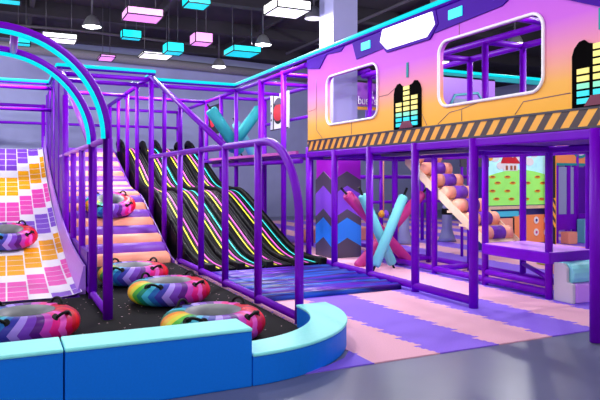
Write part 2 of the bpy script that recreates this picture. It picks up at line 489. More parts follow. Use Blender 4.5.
# climbing ramp of padded rolls
RAMP = [(12.15, .02), (15.2, 1.2), (16.7, 1.38), (19.6, 2.5)]
t = thing('climbing_ramp', 'climbing ramp of alternating peach and violet padded rolls between the two railings', 'ramp', (2.1, 12.2, 0))
sl = 0; pts = []
for (a, za), (b, zb) in zip(RAMP, RAMP[1:]):
    L = math.hypot(b-a, zb-za); n = int(round(L/.39))
    for k in range(n): pts.append((a+(b-a)*(k+.5)/n, za+(zb-za)*(k+.5)/n))
for i, (y, z) in enumerate(pts):
    part(MB().tube([(1.24, y, z-.1), (1.29, y, z-.1), (2.91, y, z-.1), (2.96, y, z-.1)], [.19, .235, .235, .19], 20), 'roll', 'peach' if i % 2 == 0 else 'roll_purple', t)
part(side_wall(1.24, 2.96, RAMP, lambda y: -.2, 12.9, 19.6), 'base', 'roll_purple', t)
part(side_wall(2.975, 3.0, RAMP, lambda y: .06, 12.0, 19.6), 'side_padding', 'roll_purple', t)

# hill-top deck behind the slides
t = thing('hilltop_deck', 'purple hilltop deck at the head of the slides and ramp', 'deck', (1, 20.5, 0))
part(MB().box(-1.46, 5.5, 19.75, 21.6, 2.36, 2.46), 'deck_board', 'purple_dark', t)
for x in (-1.2, 1.1, 3.05, 5.3):
    for y in (19.9, 21.4): part(seg((x, y, 0), (x, y, 2.36)), 'post', 'purple', t)
    
# black racing slides
SL = dens([(10.35, .10), (11.1, .12), (11.8, .26), (13.0, .72), (14.3, 1.22), (14.9, 1.36), (15.5, 1.36), (16.5, 1.52), (17.6, 2.0), (18.6, 2.4), (19.2, 2.56), (19.7, 2.58)], 6)
t = thing('wave_slide', 'black four-lane wave slide with neon pink, yellow and cyan lines', 'slide', (4.2, 10.5, 0))
X0, X1 = 3.2, 5.36; W = (X1-X0)/4
def strip(mb, xa, xb, dz=0.0, prof=SL, y0=10.35, y1=19.7, n=60, th=.006):
    vs = []
    for k in range(n+1):
        y = y0+(y1-y0)*k/n; z = interp(prof, y)+dz
        vs += [(xa, y, z), (xb, y, z), (xa, y, z-th), (xb, y, z-th)]
    fs = []
    for i in range(n):
        p = i*4; q = p+4
        fs += [(p, p+1, q+1, q), (p+2, q+2, q+3, p+3), (p, q, q+2, p+2), (p+1, p+3, q+3, q+1)]
    fs += [(0, 2, 3, 1), (n*4, n*4+1, n*4+3, n*4+2)]
    return mb.add(vs, fs, False)
for l in range(4):
    a = X0+l*W; ln = part(strip(MB(), a, a+W, 0, th=.04), 'lane', 'black_gloss', t)
    defs = [('yellow_stripe', 'yellow_line', .17, .028), ('pink_stripe', 'pink_line', .27, .034)]
    if l % 2: defs.append(('cyan_stripe', 'cyan_line', .42, .028))
    ribs = MB()
    for o_ in (.08, .22, .34, .385, .46, .5):
        if not (l % 2 and abs(o_-.42) < .04): strip(ribs, a+o_*W/.54, a+o_*W/.54+.012, .006)
    for nm, m_, o_, w_ in defs:
        s_ = part(strip(MB(), a+o_*W/.54-w_/2, a+o_*W/.54+w_/2, .01), nm, m_, ln)
    part(ribs, 'rib', 'green_line' if l % 2 else 'greygroove', ln)
for l in range(5):
    x = X0+l*W; tall = l % 2 == 0
    top = 19.7 if tall else 18.9
    pth = []
    n = 44
    for k in range(n+1):
        y = 10.35+(top-10.35)*k/n; pth.append((x, y, interp(SL, y)+.03))
    if tall: pth += [(x, top+.1, pth[-1][2]+.0), ]
    mbd = MB(); rr = .062
    mbd.tube(pth, [rr]*len(pth), 10)
    part(mbd, 'lane_divider', 'black_gloss', t)
    # rounded start knob
    y = top; z = interp(SL, y)+.03
    part(MB().tube([(x, y-.75, interp(SL, y-.75)+.05), (x, y-.35, interp(SL, y-.35)+.13), (x, y, z+.17), (x, y+.16, z+.12), (x, y+.2, z-.05)], [.05, .08, .1, .09, .06], 12), 'divider_cap', 'black_gloss', t)
part(side_wall(X1+.045, X1+.075, SL, lambda y: .02, 10.3, 19.7, 50), 'side_panel', 'black_gloss', t)
part(side_wall(X0-.075, X0-.045, SL, lambda y: .02, 10.3, 19.7, 50), 'side_panel', 'black_gloss', t)
for l in range(4):
    a = X0+l*W
    part(MB().box(a+.09, a+W-.09, 10.28, 10.34, .013, .10), 'landing_lip', 'black_gloss', t)
    e = MB(); e.cur = 0
    part(MB().box(a-.07, a+.07, 10.22, 10.5, .013, .2), 'end_block', 'black', t, .02)
part(MB().box(X1-.07, X1+.07, 10.22, 10.5, .013, .2), 'end_block', 'black', t, .02)

# ------------------------------------------------------------------ railings along the ramp
R = .052
def pad(a, b, root, r=R, name='post', m='purple'): return part(seg(a, b, r), name, m, root)
FY = [6.43, 7.71, 9.08, 10.37, 11.79, 13.1]
t = thing('arched_railing', 'purple railing with a rounded front arch between the ramp and the black slides', 'railing', (3.05, 6.43, 0))
X = 3.05
arc = [(X, 6.43, .02), (X, 6.43, .6), (X, 6.43, 1.15)]+[(X, 7.48-1.05*math.cos(a), 1.2+.96*math.sin(a)) for a in [PI/2*k/14 for k in range(1, 15)]]+[(X, 9.08, 2.165), (X, 14.4, 2.165)]
part(MB().tube(arc, R, 14), 'arched_rail', 'purple', t)
for y in FY[1:]: pad((X, y, .02), (X, y, 2.16), t)
pad((X, 6.43, .09), (X, 11.9, .09), t, .05, 'bottom_rail')
pad((X, 9.08, 2.17), (X, 14.42, 4.02), t, R, 'sloping_rail', 'purple')
for y, z in ((10.37, 2.6), (11.79, 3.1), (13.1, 3.56)): pad((X, y, 2.16), (X, y, z), t, .045)
t = thing('ramp_railing', 'purple railing between the tiled slide and the roll ramp, topped by a solid fin', 'railing', (1.1, 7.6, 0))
X = 1.1
for y in (10.33, 11.7, 13.1): pad((X, y, .02), (X, y, 2.12), t)
pad((X, 7.62, 2.15), (X, 14.4, 2.15), t, .04, 'hand_rail', 'lilac_edge')
pad((X, 7.6, .08), (X, 11.5, .08), t, .045, 'bottom_rail')
pad((X, 9.3, 2.19), (X, 14.4, 4.04), t, .05, 'sloping_rail', 'lilac_edge')
part(MB().box(1.07, 1.12, 9.4, 13.3, .15, .62), 'skirt_panel', 'purple_dark', t)
fin = [(13.3, 0), (13.3, 3.4), (14.4, 4.1), (16.9, 4.1), (19.3, 4.0), (19.3, 0)]
part(MB().prism(fin, lambda a, b, tt: (tt, a, b), 1.07, 1.13), 'fin_panel', 'purple_dark', t)
for y in (13.3, 14.5, 15.9, 17.3, 18.8): pad((1.1, y, .02), (1.1, y, 4.0 if y > 14 else 3.35), t, .06)

# arches over the tiled slide
def arch(yp, label):
    t = thing('slide_arch', label, 'arch', (1.1, yp, 0), group='light-edged arches over the tiled slide')
    cx, r = -.12, 1.215
    p = [(1.1, yp, .02), (1.1, yp, 1.2), (1.1, yp, 2.15)]+[(cx+r*math.cos(a), yp, 2.15+r*math.sin(a)) for a in [PI*k/32 for k in range(0, 33)]]+[(cx-r, yp, 1.2), (cx-r, yp, .02)]
    part(MB().tube(p, .058, 16, up=(0, 1, 0)), 'arch_tube', 'purple', t)
    q = [(cx+(r-.055)*math.cos(a), yp-.045, 2.15+(r-.055)*math.sin(a)) for a in [PI*k/40 for k in range(0, 41)]]
    part(MB().tube(q, .027, 10, up=(0, 1, 0)), 'light_strip', 'cyan_led', t)
    return t
fa = arch(7.6, 'front purple arch with a cyan light edge, nearest the camera')
arch(9.0, 'rear purple arch with a cyan light edge, behind the front arch')
part(MB().tube([(.1, 7.64, 3.35), (.1, 8.96, 3.35)], .045, 12), 'cross_tube', 'lilac_edge', fa)

# ------------------------------------------------------------------ overhead frame at the back left
t = thing('overhead_frame', 'tall purple pipe frame with joists spanning above the ramp and slides', 'frame', (3.05, 14.4, 0))
HB = [14.45, 16.1, 17.5, 19.0, 20.6]
for y in HB[1:]:
    pad((3.05, y, 1.2 if y < 19 else 2.46), (3.05, y, 4.02), t, .05)
pad((3.05, 14.4, 0), (3.05, 14.4, 4.05), t, .06)
pad((3.05, 14.4, 4.02), (3.05, 21.4, 4.02), t, .055, 'beam')
for x, y in ((5.46, 15.35), (5.46, 16.6), (5.46, 18.0), (5.46, 21.4)): pad((x, y, 0), (x, y, 4.0), t, .055)
for y in (15.35, 18.0, 21.3):
    pad((3.05, y, 3.95), (5.46, y, 3.95), t, .05, 'beam')
for y in (14.4, 15.35, 17.5, 21.3): pad((1.12, y, 3.95), (3.05, y, 3.95), t, .05, 'beam')
pad((5.46, 15.35, 3.95), (5.46, 21.3, 3.95), t, .05, 'beam')
pad((-5, 17.0, 3.95), (1.1, 17.0, 3.95), t, .05, 'beam'); pad((-5, 17.0, 3.4), (1.1, 17.0, 3.4), t, .045, 'beam')
pad((-5, 21.3, 3.95), (1.1, 21.3, 3.95), t, .05, 'beam'); pad((-5, 21.3, 3.4), (5.4, 21.3, 3.4), t, .045, 'beam')
for x in (-3.4, 1.1): pad((x, 21.3, 0), (x, 21.3, 4), t, .06)
pad((-3.4, 17.0, 0), (-3.4, 17.0, 4), t, .06)

# cyan light line running round the top of the frames
led = [(-5, 17.0, 4.12), (1.02, 17.0, 4.12), (1.02, 14.3, 4.12), (3.1, 14.3, 4.12), (3.1, 15.42, 4.12), (5.45, 15.42, 4.12), (5.45, 3.2, 4.12)]
t = thing('light_line', 'long cyan light tube outlining the top edge of the play structures', 'light', led[3])
mb = MB(); mb2 = MB()
for a, b in zip(led, led[1:]):
    mb.tube([a, b], .042, 10)
    mb2.tube([(a[0], a[1], a[2]-.055), (b[0], b[1], b[2]-.055)], .03, 8)
part(mb, 'light_tube', 'cyan_led', t); part(mb2, 'mounting_rail', 'deep_violet', t)

# ------------------------------------------------------------------ two level play frame on the right
t = thing('play_frame', 'two-level purple pipe play frame under and behind the gradient front', 'frame', (5.46, 6.24, 0))
GX = [5.46, 6.79, 7.58]; GY = [4.43, 6.26, 7.52, 8.79, 10.0]
for y in GY: pad((5.46, y, .012), (5.46, y, 2.2), t, .06)
for y in (11.15, 12.3, 13.6): pad((5.5 if y < 12 else 5.46, y, .012), (5.5 if y < 12 else 5.46, y, 4.0 if y > 12 else 2.3), t, .06 if y != 13.6 else .075)
for x in GX[1:]:
    for y in GY[1:]: pad((x, y, .012), (x, y, 3.86), t, .052)
pad((6.94, 11.16, .012), (6.94, 11.16, 3.95), t, .05)
for y in (12.5, 13.6, 15.35, 16.6): pad((6.79, y, .012), (6.79, y, 3.95), t, .045)
pad((5.46, 6.26, .1), (5.46, 10.9, .1), t, .055, 'bottom_rail')
pad((6.79, 6.26, .1), (6.79, 11.1, .1), t, .05, 'bottom_rail'); pad((7.58, 6.26, .1), (7.58, 13.6, .1), t, .05, 'bottom_rail')
for y in (8.79, 10.0): pad((6.79, y, .1), (7.58, y, .1), t, .05, 'bottom_rail')
pad((6.79, 6.26, .3), (7.58, 7.52, .3), t, .035, 'brace')
pad((6.79, 6.26, .22), (6.79, 7.52, .22), t, .045, 'bottom_rail')
for x in GX[1:]: pad((x, 4.0, 3.82), (x, 11.2, 3.82), t, .052, 'beam')
for y in GY[1:]+[11.2]: pad((6.79, y, 3.82), (7.58, y, 3.82), t, .05, 'beam')
for y in (6.26, 8.79): pad((5.55, y, 3.86), (6.79, y, 3.82), t, .05, 'beam')
for y in (12.3, 13.6, 15.35, 16.6): pad((5.46, y, 3.92), (6.79, y, 3.92), t, .045, 'beam')
pad((6.94, 11.2, 3.95), (6.79, 17, 3.95), t, .05, 'beam'); pad((5.46, 11.2, 3.95), (5.46, 15.3, 3.95), t, .05, 'beam')
pad((6.79, 12.5, 3.2), (6.79, 17, 3.2), t, .04, 'beam')
# deck level
mb = MB().box(5.52, 7.75, 3.3, 5.9, 2.12, 2.2); mb.box(5.52, 6.72, 5.9, 11.05, 2.12, 2.2); mb.box(6.72, 7.75, 9.85, 11.05, 2.12, 2.2)
part(mb, 'upper_deck', 'purple_dark', t)
part(MB().box(5.44, 5.5, 3.2, 11.13, 2.09, 2.2), 'deck_fascia', 'purple', t, .02)
part(MB().box(6.75, 6.83, 3.2, 11.15, 2.03, 2.12), 'deck_beam', 'purple', t, .02)
part(MB().box(7.54, 7.62, 3.2, 11.15, 2.03, 2.12), 'deck_beam', 'purple', t, .02)
for y in (4.43, 6.26, 10.0, 11.1): part(MB().box(5.5, 7.6, y-.04, y+.04, 2.04, 2.12), 'deck_beam', 'purple', t, .02)
part(MB().box(5.3, 6.85, 12.05, 19.2, 2.12, 2.2), 'rear_deck', 'purple_dark', t)
part(MB().box(5.24, 5.3, 11.2, 17, 2.16, 2.22), 'rear_deck_edge', mat('pink_purple_edge', rgb(200, 90, 190), .5), t)
pad((5.36, 11.2, 2.02), (5.36, 17, 2.02), t, .05, 'beam')
pad((7.0, 13.6, 1.7), (12, 13.6, 1.7), t, .05, 'beam'); pad((7.0, 13.6, 1.05), (12, 13.6, 1.05), t, .04, 'beam')
for x in (7.58, 8.8, 10.1): pad((x, 13.6, .012), (x, 13.6, 2.2), t, .05)
pad((7.58, 11.2, .012), (7.58, 11.2, 3.86), t, .05)
# low landing platform below the steps
t = thing('landing_platform', 'low lilac platform at the foot of the padded stairs', 'platform', (7.18, 6.9, 0))
part(MB().box(6.75, 7.62, 6.2, 7.52, .6, .67), 'platform_top', 'deck', t, .02)
part(MB().box(6.73, 6.78, 6.2, 7.52, .5, .66), 'edge_board', 'purple', t, .01); part(MB().box(6.75, 7.62, 6.19, 6.24, .5, .66), 'edge_board', 'purple', t, .01)
# padded stairs
t = thing('padded_stairs', 'padded stairs of salmon and violet rolls on pale boards climbing to the deck', 'stairs', (7.2, 7.6, 0))
n = 7; ya, yb, za, zb = 7.62, 9.75, .72, 2.2
for k in range(n):
    y = ya+(yb-ya)*(k+.35)/n; z = za+(zb-za)*(k+.35)/n; r = .115
    ro = part(MB().tube([(6.86, y, z), (6.9, y, z), (7.06, y, z)], [.07, r, r], 16), 'step_roll', 'salmon', t)
    part(MB().tube([(7.06, y, z), (7.31, y, z)], r+.004, 16), 'violet_band', 'roll_purple', ro)
    part(MB().tube([(7.31, y, z), (7.47, y, z), (7.51, y, z)], [r, r, .07], 16), 'roll_end', 'salmon', ro)
    part(MB().box(6.86, 7.5, y+.02, y+.2, z-.13, z-.09), 'tread', 'beige', t)
for x in (6.855, 7.5):
    sb = [(ya-.1, za-.17), (ya-.1, za-.02), (yb, zb-.07), (yb, zb-.26)]
    part(MB().prism(sb, lambda a, b, tt: (tt, a, b), x-.012, x+.012), 'stringer', 'beige', t)
bk = [(ya-.08, za-.12), (yb, zb-.24), (yb, zb-.2), (ya-.08, za-.08)]
part(MB().prism(bk, lambda a, b, tt: (tt, a, b), 6.87, 7.49), 'riser_board', 'beige', t)

# foam steps
t = thing('foam_steps', 'pale foam step block with a rounded aqua top and a lilac lower step', 'foam block', (7.3, 6.0, 0))
sp = [(5.87, .012), (5.87, .27), (5.97, .29), (5.97, .47), (6.02, .53), (6.19, .53), (6.19, .012)]
part(MB().prism(sp, lambda a, b, tt: (tt, a, b), 6.8, 6.855), 'side_panel', 'grey_foam', t, .01)
part(MB().box(6.86, 8.3, 5.86, 6.17, .012, .27), 'lower_step', 'lilac_pale', t, .02)
pr = [(6.17, .275), (6.17, .53), (6.03, .53), (5.96, .51), (5.915, .47), (5.9, .41), (5.91, .34), (5.94, .275)]
part(MB().prism(pr, lambda a, b, tt: (tt, a, b), 6.86, 8.3), 'rounded_step', 'aqua_soft', t, .01)

# ------------------------------------------------------------------ gradient front
FX = 5.50
t = thing('gradient_facade', 'pink to orange gradient front with two rounded windows and hazard stripes', 'facade', (5.4, 7.5, 2.2))
Y0, Y1, Z0, Z1 = 3.2, 11.13, 2.42, 4.06
wins = [(8.55, 10.30), (5.12, 6.96)]; WZ0, WZ1, WR = 2.68, 3.56, .17
def rrect(y0, y1, z0, z1, r, n=7):
    p = []
    for cy, cz, a0 in ((y1-r, z1-r, 0), (y0+r, z1-r, 90), (y0+r, z0+r, 180), (y1-r, z0+r, 270)):
        for k in range(n+1):
            a = math.radians(a0+90*k/n); p.append((cy+r*math.cos(a), cz+r*math.sin(a)))
    return p
def fy(a, b, tt): return (tt, a, b)
# panel: sheet with two holes made by bridging each window ring to its surrounding rectangle
mb = MB()
def plate(y0, y1, z0, z1): mb.box(FX-.03, FX+.03, y0, y1, z0, z1)
def holed(y0, y1, z0, z1, ring):
    n = len(ring); cy = (y0+y1)/2; cz = (z0+z1)/2
    outer = []
    for a, b in ring:
        # project outwards onto the rectangle
        dy, dz = a-cy, b-cz
        s_ = min(((y1-cy)/abs(dy)) if dy else 9e9, ((z1-cz)/abs(dz)) if dz else 9e9)
        outer.append([cy+dy*s_, cz+dz*s_])
    # snap nearest ring diagonal points to the corners
    for c in ((y0, z0), (y0, z1), (y1, z0), (y1, z1)):
        i = min(range(n), key=lambda i: (outer[i][0]-c[0])**2+(outer[i][1]-c[1])**2); outer[i] = list(c)
    vs = [(x, a, b) for x in (FX-.03, FX+.03) for a, b in list(ring)+[tuple(o) for o in outer]]
    fs = []
    for i in range(n):
        j = (i+1) % n
        fs += [(i, j, n+j, n+i), (2*n+i, 3*n+i, 3*n+j, 2*n+j), (i, 2*n+i, 2*n+j, j), (n+i, n+j, 3*n+j, 3*n+i)]
    mb.add(vs, fs, False)
for (a, b) in wins: holed(a-.2, b+.2, Z0, 3.72, rrect(a, b, WZ0, WZ1, WR))
plate(Y0, wins[1][0]-.2, Z0, 3.72); plate(wins[1][1]+.2, wins[0][0]-.2, Z0, 3.72); plate(wins[0][1]+.2, Y1, Z0, 3.72); plate(Y0, Y1, 3.72, Z1)
part(mb, 'gradient_panel', 'facade', t)
for (a, b) in wins:
    ring = [(FX-.045, y, z) for y, z in rrect(a-.01, b+.01, WZ0-.01, WZ1+.01, WR+.01, 8)]
    m_ = MB().tube(ring, .02, 8, closed=True)
    part(m_, 'window_frame', 'white', t)
band = part(MB().box(FX-.035, FX+.035, Y0, Y1, 2.225, Z0), 'hazard_band', 'hazard', t)
mb = MB().box(FX-.045, FX+.03, Y0, Y1, 2.405, 2.43); mb.box(FX-.045, FX+.03, Y0, Y1, 2.205, 2.228)
part(mb, 'band_edge', 'darkgrey', t)
def fpoly(pxs, name, m, x=FX-.032, th=.02, parent=None):
    poly = [(on_x(a, b, x).y, on_x(a, b, x).z) for a, b in pxs]
    poly = [(a, min(b, 4.05)) for a, b in poly]
    return part(MB().prism(poly, fy, x-th, x), name, m, parent or t)
def yz(y, z): return (y, z)
def ypoly(poly, name, m, x=FX-.032, th=.02): return part(MB().prism(poly, fy, x-th, x), name, m, t)
# violet trim along the top
hexpx = [(383.7, 30), (432.5, 12), (435, 24.3), (427, 37), (388, 49.4), (381.3, 42)]
hy = [(on_x(a, b, FX-.06).y, on_x(a, b, FX-.06).z) for a, b in hexpx]
cy = sum(p[0] for p in hy)/6; cz = sum(p[1] for p in hy)/6
big = [(cy+(a-cy)*1.1+.0, cz+(b-cz)*1.25) for a, b in hy]
big = [(a, min(b, 4.05)) for a, b in big]
ypoly(big, 'light_surround', 'deep_violet', FX-.031, .03)
part(MB().prism(hy, fy, FX-.085, FX-.06), 'light_panel', 'white_glow', t)
yl = big[0][0]; yr = big[2][0]
ypoly([(9.35, 4.05), (9.2, 3.72), (cy+.5, 3.76), (cy+.5, 4.05)], 'top_trim', 'deep_violet')
ypoly([(cy-.5, 4.05), (cy-.55, 3.72), (5.75, 3.78), (5.3, 3.98), (5.0, 4.05)], 'top_trim', 'deep_violet')
ypoly([(11.13, 4.05), (11.13, 3.86), (10.6, 3.78), (10.3, 4.0), (9.75, 3.96), (9.6, 4.05)], 'top_trim', 'deep_violet')
ypoly([(5.05, 4.05), (5.05, 3.72), (4.38, 3.43), (3.3, 3.3), (3.3, 4.05)], 'top_trim', 'deep_violet')
for y in (8.88, 6.6):
    ypoly([(y+.14, 3.83), (y-.14, 3.83), (y-.14, 3.96), (y+.14, 3.96)], 'accent_light', 'cyan_glow', FX-.053, .012)
# equaliser decals
def equaliser(c):
    half = .345
    pts = [(c-half, 2.43), (c-half, 2.98), (c-half+.03, 3.06), (c-half+.09, 3.12), (c-half+.15, 3.13), (c-half+.2, 3.09), (c-.06, 3.07), (c+.06, 3.07), (c+half-.2, 3.09), (c+half-.15, 3.13),
           (c+half-.09, 3.12), (c+half-.03, 3.06), (c+half, 2.98), (c+half, 2.43)]
    e = ypoly(pts, 'equaliser_panel', 'decal_black')
    for col, (yc, hts) in enumerate(((c+.2, 5), (c, 8), (c-.2, 6))):
        for k in range(hts):
            z = 2.465+k*.078
            if k == 0 and col == 1: continue
            m_ = 'cyan_eq' if k < 2 else ('mint_eq' if k < 3 else 'yellow_eq')
            w_ = MB().box(FX-.062, FX-.052, yc-.075, yc+.075, z, z+.056)
            b_ = w_.build('level_bar', m_); b_.parent = e; b_.location = (0, 0, 0)
    k_ = MB().prism([(c-.18, 2.435), (c-.1, 2.54), (c+.1, 2.54), (c+.18, 2.435)], fy, FX-.068, FX-.063).build('base_shape', 'maroon'); k_.parent = e
    ypoly([(c-.022, 3.2), (c+.022, 3.2), (c+.022, 3.42), (c-.022, 3.42)], 'accent_light', 'teal', FX-.031, .015)
equaliser(7.72); equaliser(4.37)
def line(pts, w=.012):
    part(MB().tube([(FX-.032, *a) for a in pts], w/2, 4), 'seam_line', 'seam', t)
line([(11.1, 3.0), (10.75, 3.03), (10.75, 2.62), (10.5, 2.44)]); line([(10.75, 3.03), (10.75, 3.6)])
line([(8.5, 3.0), (8.25, 3.0), (8.05, 3.08)]); line([(9.4, 2.68), (9.4, 2.44)])
line([(7.37, 2.62), (7.25, 2.44)]); line([(7.0, 2.44), (6.75, 2.58), (6.5, 2.6), (6.5, 2.44)]); line([(6.5, 2.6), (6.1, 2.67)])
line([(5.55, 2.44), (5.42, 2.58), (4.75, 2.6)]); line([(6.55, 3.58), (6.55, 3.76)])

# column with chevron padding
struct(MB().box(6.17, 6.75, 11.35, 11.98, 2.25, CEIL), 'trim_20', 'column', 'pale lilac square column')
t = thing('chevron_padding', 'column padding with magenta, violet, blue and charcoal chevrons', 'padding', (6.46, 11.66, 0))
part(MB().box(6.12, 6.80, 11.3, 12.03, .012, 2.1), 'pad_body', 'chev_magenta', t)
def chev(z0, h, m):
    for c, hw, side in ((6.46, .34, 0), (11.665, .365, 1)):
        f = (lambda a, b, tt: (tt, a, b)) if side else (lambda a, b, tt: (a, tt, b))
        t1 = 6.12 if side else 11.3
        part(MB().prism([(c-hw, z0), (c, z0+.19), (c+hw, z0), (c+hw, z0+h), (c, z0+h+.19), (c-hw, z0+h)], f, t1-.02, t1), 'chevron', m, t)
chev(1.33, .3, 'chev_grey'); chev(.84, .49, 'chev_violet'); chev(.66, .18, 'chev_grey'); chev(.24, .42, 'chev_blue'); 
for side in (0, 1):
    c, hw = ((6.46, .34), (11.665, .365))[side]
    f = (lambda a, b, tt: (tt, a, b)) if side else (lambda a, b, tt: (a, tt, b))
    t1 = 6.12 if side else 11.3
    part(MB().prism([(c-hw, .013), (c+hw, .013), (c+hw, .24), (c, .43), (c-hw, .24)], f, t1-.02, t1), 'chevron', 'chev_grey', t)

# crossed padded poles
def pole(a, b, m, label, r=.085, gap=None):
    a, b = Vector(a), Vector(b); t = thing('padded_pole', label, 'pole', a, group='crossed padded poles')
    d = (b-a).normalized()
    part(MB().tube([a, b], .022, 8), 'strap', 'black', t)
    i0, i1 = a+d*.13, b-d*.16
    part(MB().tube([i0, i0+d*.03, i1-d*.03, i1], [r*.8, r, r, r*.8], 14), 'foam_sleeve', m, t)
pole(on_y(353, 272, 10.12), on_y(427, 188, 10.12), 'magenta', 'magenta padded pole leaning up to the right behind the purple posts', .1)
pole(on_y(416, 269, 9.85), on_y(341, 188, 9.85), 'magenta', 'magenta padded pole leaning up to the left behind the purple posts', .1)
pole(on_y(372, 273, 9.4), on_y(407, 188, 9.4), 'teal_pale', 'pale teal padded pole leaning steeply up to the right', .09)
pole(on_y(395, 270, 9.62), on_y(359, 187, 9.62), 'teal_pale', 'pale teal padded pole leaning steeply up to the left', .09)
pole(on_y(226, 154, 16.1), on_y(263, 104, 16.1), 'teal', 'upper-deck teal padded pole leaning up to the right', .15)
pole(on_y(243, 157, 15.75), on_y(207, 104, 15.75), 'teal', 'upper-deck teal padded pole leaning up to the left', .16)
pole(on_y(256, 160, 17.2), on_y(233, 118, 17.2), 'teal_pale', 'upper-deck pale teal padded pole farthest back', .13)

# posters upstairs
def poster_x(px0, py0, px1, py1, X, label, name='poster', back='screen_white'):
    a = on_x(px0, py0, X); b = on_x(px1, py1, X)
    t = thing(name, label, 'poster', (X, a.y, b.z))
    y0, y1, z0, z1 = b.y, a.y, b.z, a.z
    part(MB().box(X-.015, X+.015, y0, y1, z0, z1), 'print_board', back, t)
    cy, cz = (y0*.45+y1*.55), (z0+z1)/2; w_, h_ = abs(y1-y0), abs(z1-z0)
    def ell(cy, cz, ry, rz, n=20): return [(cy+ry*math.cos(2*PI*k/n), cz+rz*math.sin(2*PI*k/n)) for k in range(n)]
    part(MB().prism(ell(cy, cz+.02, w_*.3, h_*.36), fy, X-.022, X-.016), 'dark_outline', 'ink', t)
    part(MB().prism(ell(cy, cz-.02, w_*.26, h_*.24), fy, X-.028, X-.023), 'red_lantern', 'red', t)
    part(MB().prism(ell(cy, cz+h_*.27, w_*.2, h_*.08), fy, X-.03, X-.024), 'lantern_top', 'chev_grey', t)
    part(MB().box(X-.02, X-.016, y0, y1, z0, z0+.03), 'border_line', 'ink', t)
    part(MB().box(X-.02, X-.016, y1-w_*.2, y1-w_*.15, z0, z1), 'border_line', 'ink', t)
    for k in (-.2, 0, .2): part(MB().box(X-.02, X-.016, y1-w_*.08, y1-w_*.03, cz+k*h_-.03, cz+k*h_+.03), 'border_mark', 'ink', t)
poster_x(271, 96, 289, 128, 6.68, 'white poster with a round red lantern on the upper deck')
poster_x(209, 107, 219, 133, 5.9, 'small red, black and white poster behind the teal poles on the upper deck', back='ink')

# violet poster with lettering seen through the left window
t = thing('lettered_poster', 'violet poster with white lettering seen through the left window', 'poster', (7.0, 12.3, 2.3))
a = on_y(354, 82, 12.3); b = on_y(384, 106, 12.3)
part(MB().box(a.x-.05, b.x+.15, 12.3, 12.34, b.z-.02, a.z), 'print_board', 'poster', t)
cu = bpy.data.curves.new('lettering', 'FONT'); cu.body = "bueo's"; cu.size = .27; cu.extrude = .008
to = bpy.data.objects.new('lettering_src', cu); C.objects.link(to); bpy.context.view_layer.update()
me = bpy.data.meshes.new_from_object(to); bpy.data.objects.remove(to)
me.materials.clear(); me.materials.append(M['white'])
lo = bpy.data.objects.new('lettering', me); C.objects.link(lo); lo.parent = t
pp = on_y(358, 104, 12.28); lo.location = Vector((pp.x, 12.28, pp.z))-t.location; lo.rotation_euler = (PI/2, 0, 0); lo.scale = (.72, 1, 1)
part(MB().box(a.x-.05, b.x+.15, 12.27, 12.29, b.z-.12, b.z-.05), 'gold_bar', 'gold', t)
part(MB().box(a.x+.3, b.x+.15, 12.27, 12.3, b.z-.35, b.z-.12), 'lower_print', 'chev_violet', t)

# violet rear front seen through the right window
t = thing('rear_facade', 'violet rear front with a cyan edge seen through the right window', 'facade', (9, 11.3, 2.2))
a = on_y(436, 70, 11.3); b = on_y(506, 77, 11.3)
part(MB().box(a.x-.5, on_y(495, 76, 11.3).x, 11.3, 11.36, 2.3, a.z-.1), 'violet_panel', 'lilac', t)
part(MB().tube([(a.x-.8, 11.28, a.z), (a.x+4.8, 11.28, a.z)], .035, 8), 'light_tube', 'cyan_led', t)
part(MB().box(a.x-.8, a.x+4.8, 11.3, 11.38, a.z-.14, a.z-.03), 'edge_board', 'teal', t)
q = [on_y(x_, y_, 11.28) for x_, y_ in ((450, 106), (455, 95), (478, 93), (484, 104))]
part(MB().tube(q, .03, 6), 'door_outline', 'teal_pale', t)
part(MB().box(q[0].x+.1, q[3].x-.1, 11.27, 11.3, 2.4, q[1].z-.08), 'door_pane', 'glass_blue', t)
for x_ in (a.x+1.6, a.x+4.6): part(seg((x_, 11.42, .012), (x_, 11.42, a.z-.15), .05), 'post', 'purple', t)

# ------------------------------------------------------------------ games area at the back right
YC = 10.9
def gp(px, py, dy=0): return on_y(px, py, YC+dy)
t = thing('arcade_cabinet', 'tall mole game cabinet with a painted meadow and farmhouse back panel', 'arcade game', (10.4, YC, 0))
a = gp(486, 151); b = gp(551, 206)
xa, xb, zt, zb_ = a.x, b.x, a.z, gp(515, 205).z
part(MB().box(xa, xb, YC+.05, YC+.5, .012, zt+.1), 'cabinet_body', 'navy', t)
part(MB().box(xa, xb, YC, YC+.05, zb_, zt+.02), 'sky_panel', 'sky_print', t)
zm = gp(515, 170).z
hill = [(xa, zb_), (xa, zm-.15)]+[(xa+(xb-xa)*k/12, zm-.15+.16*math.sin(PI*k/12)) for k in range(1, 12)]+[(xb, zm-.1), (xb, zb_)]
def fxz(a, b, tt): return (a, tt, b)
part(MB().prism(hill, fxz, YC-.01, YC), 'meadow_print', 'grass_print', t)
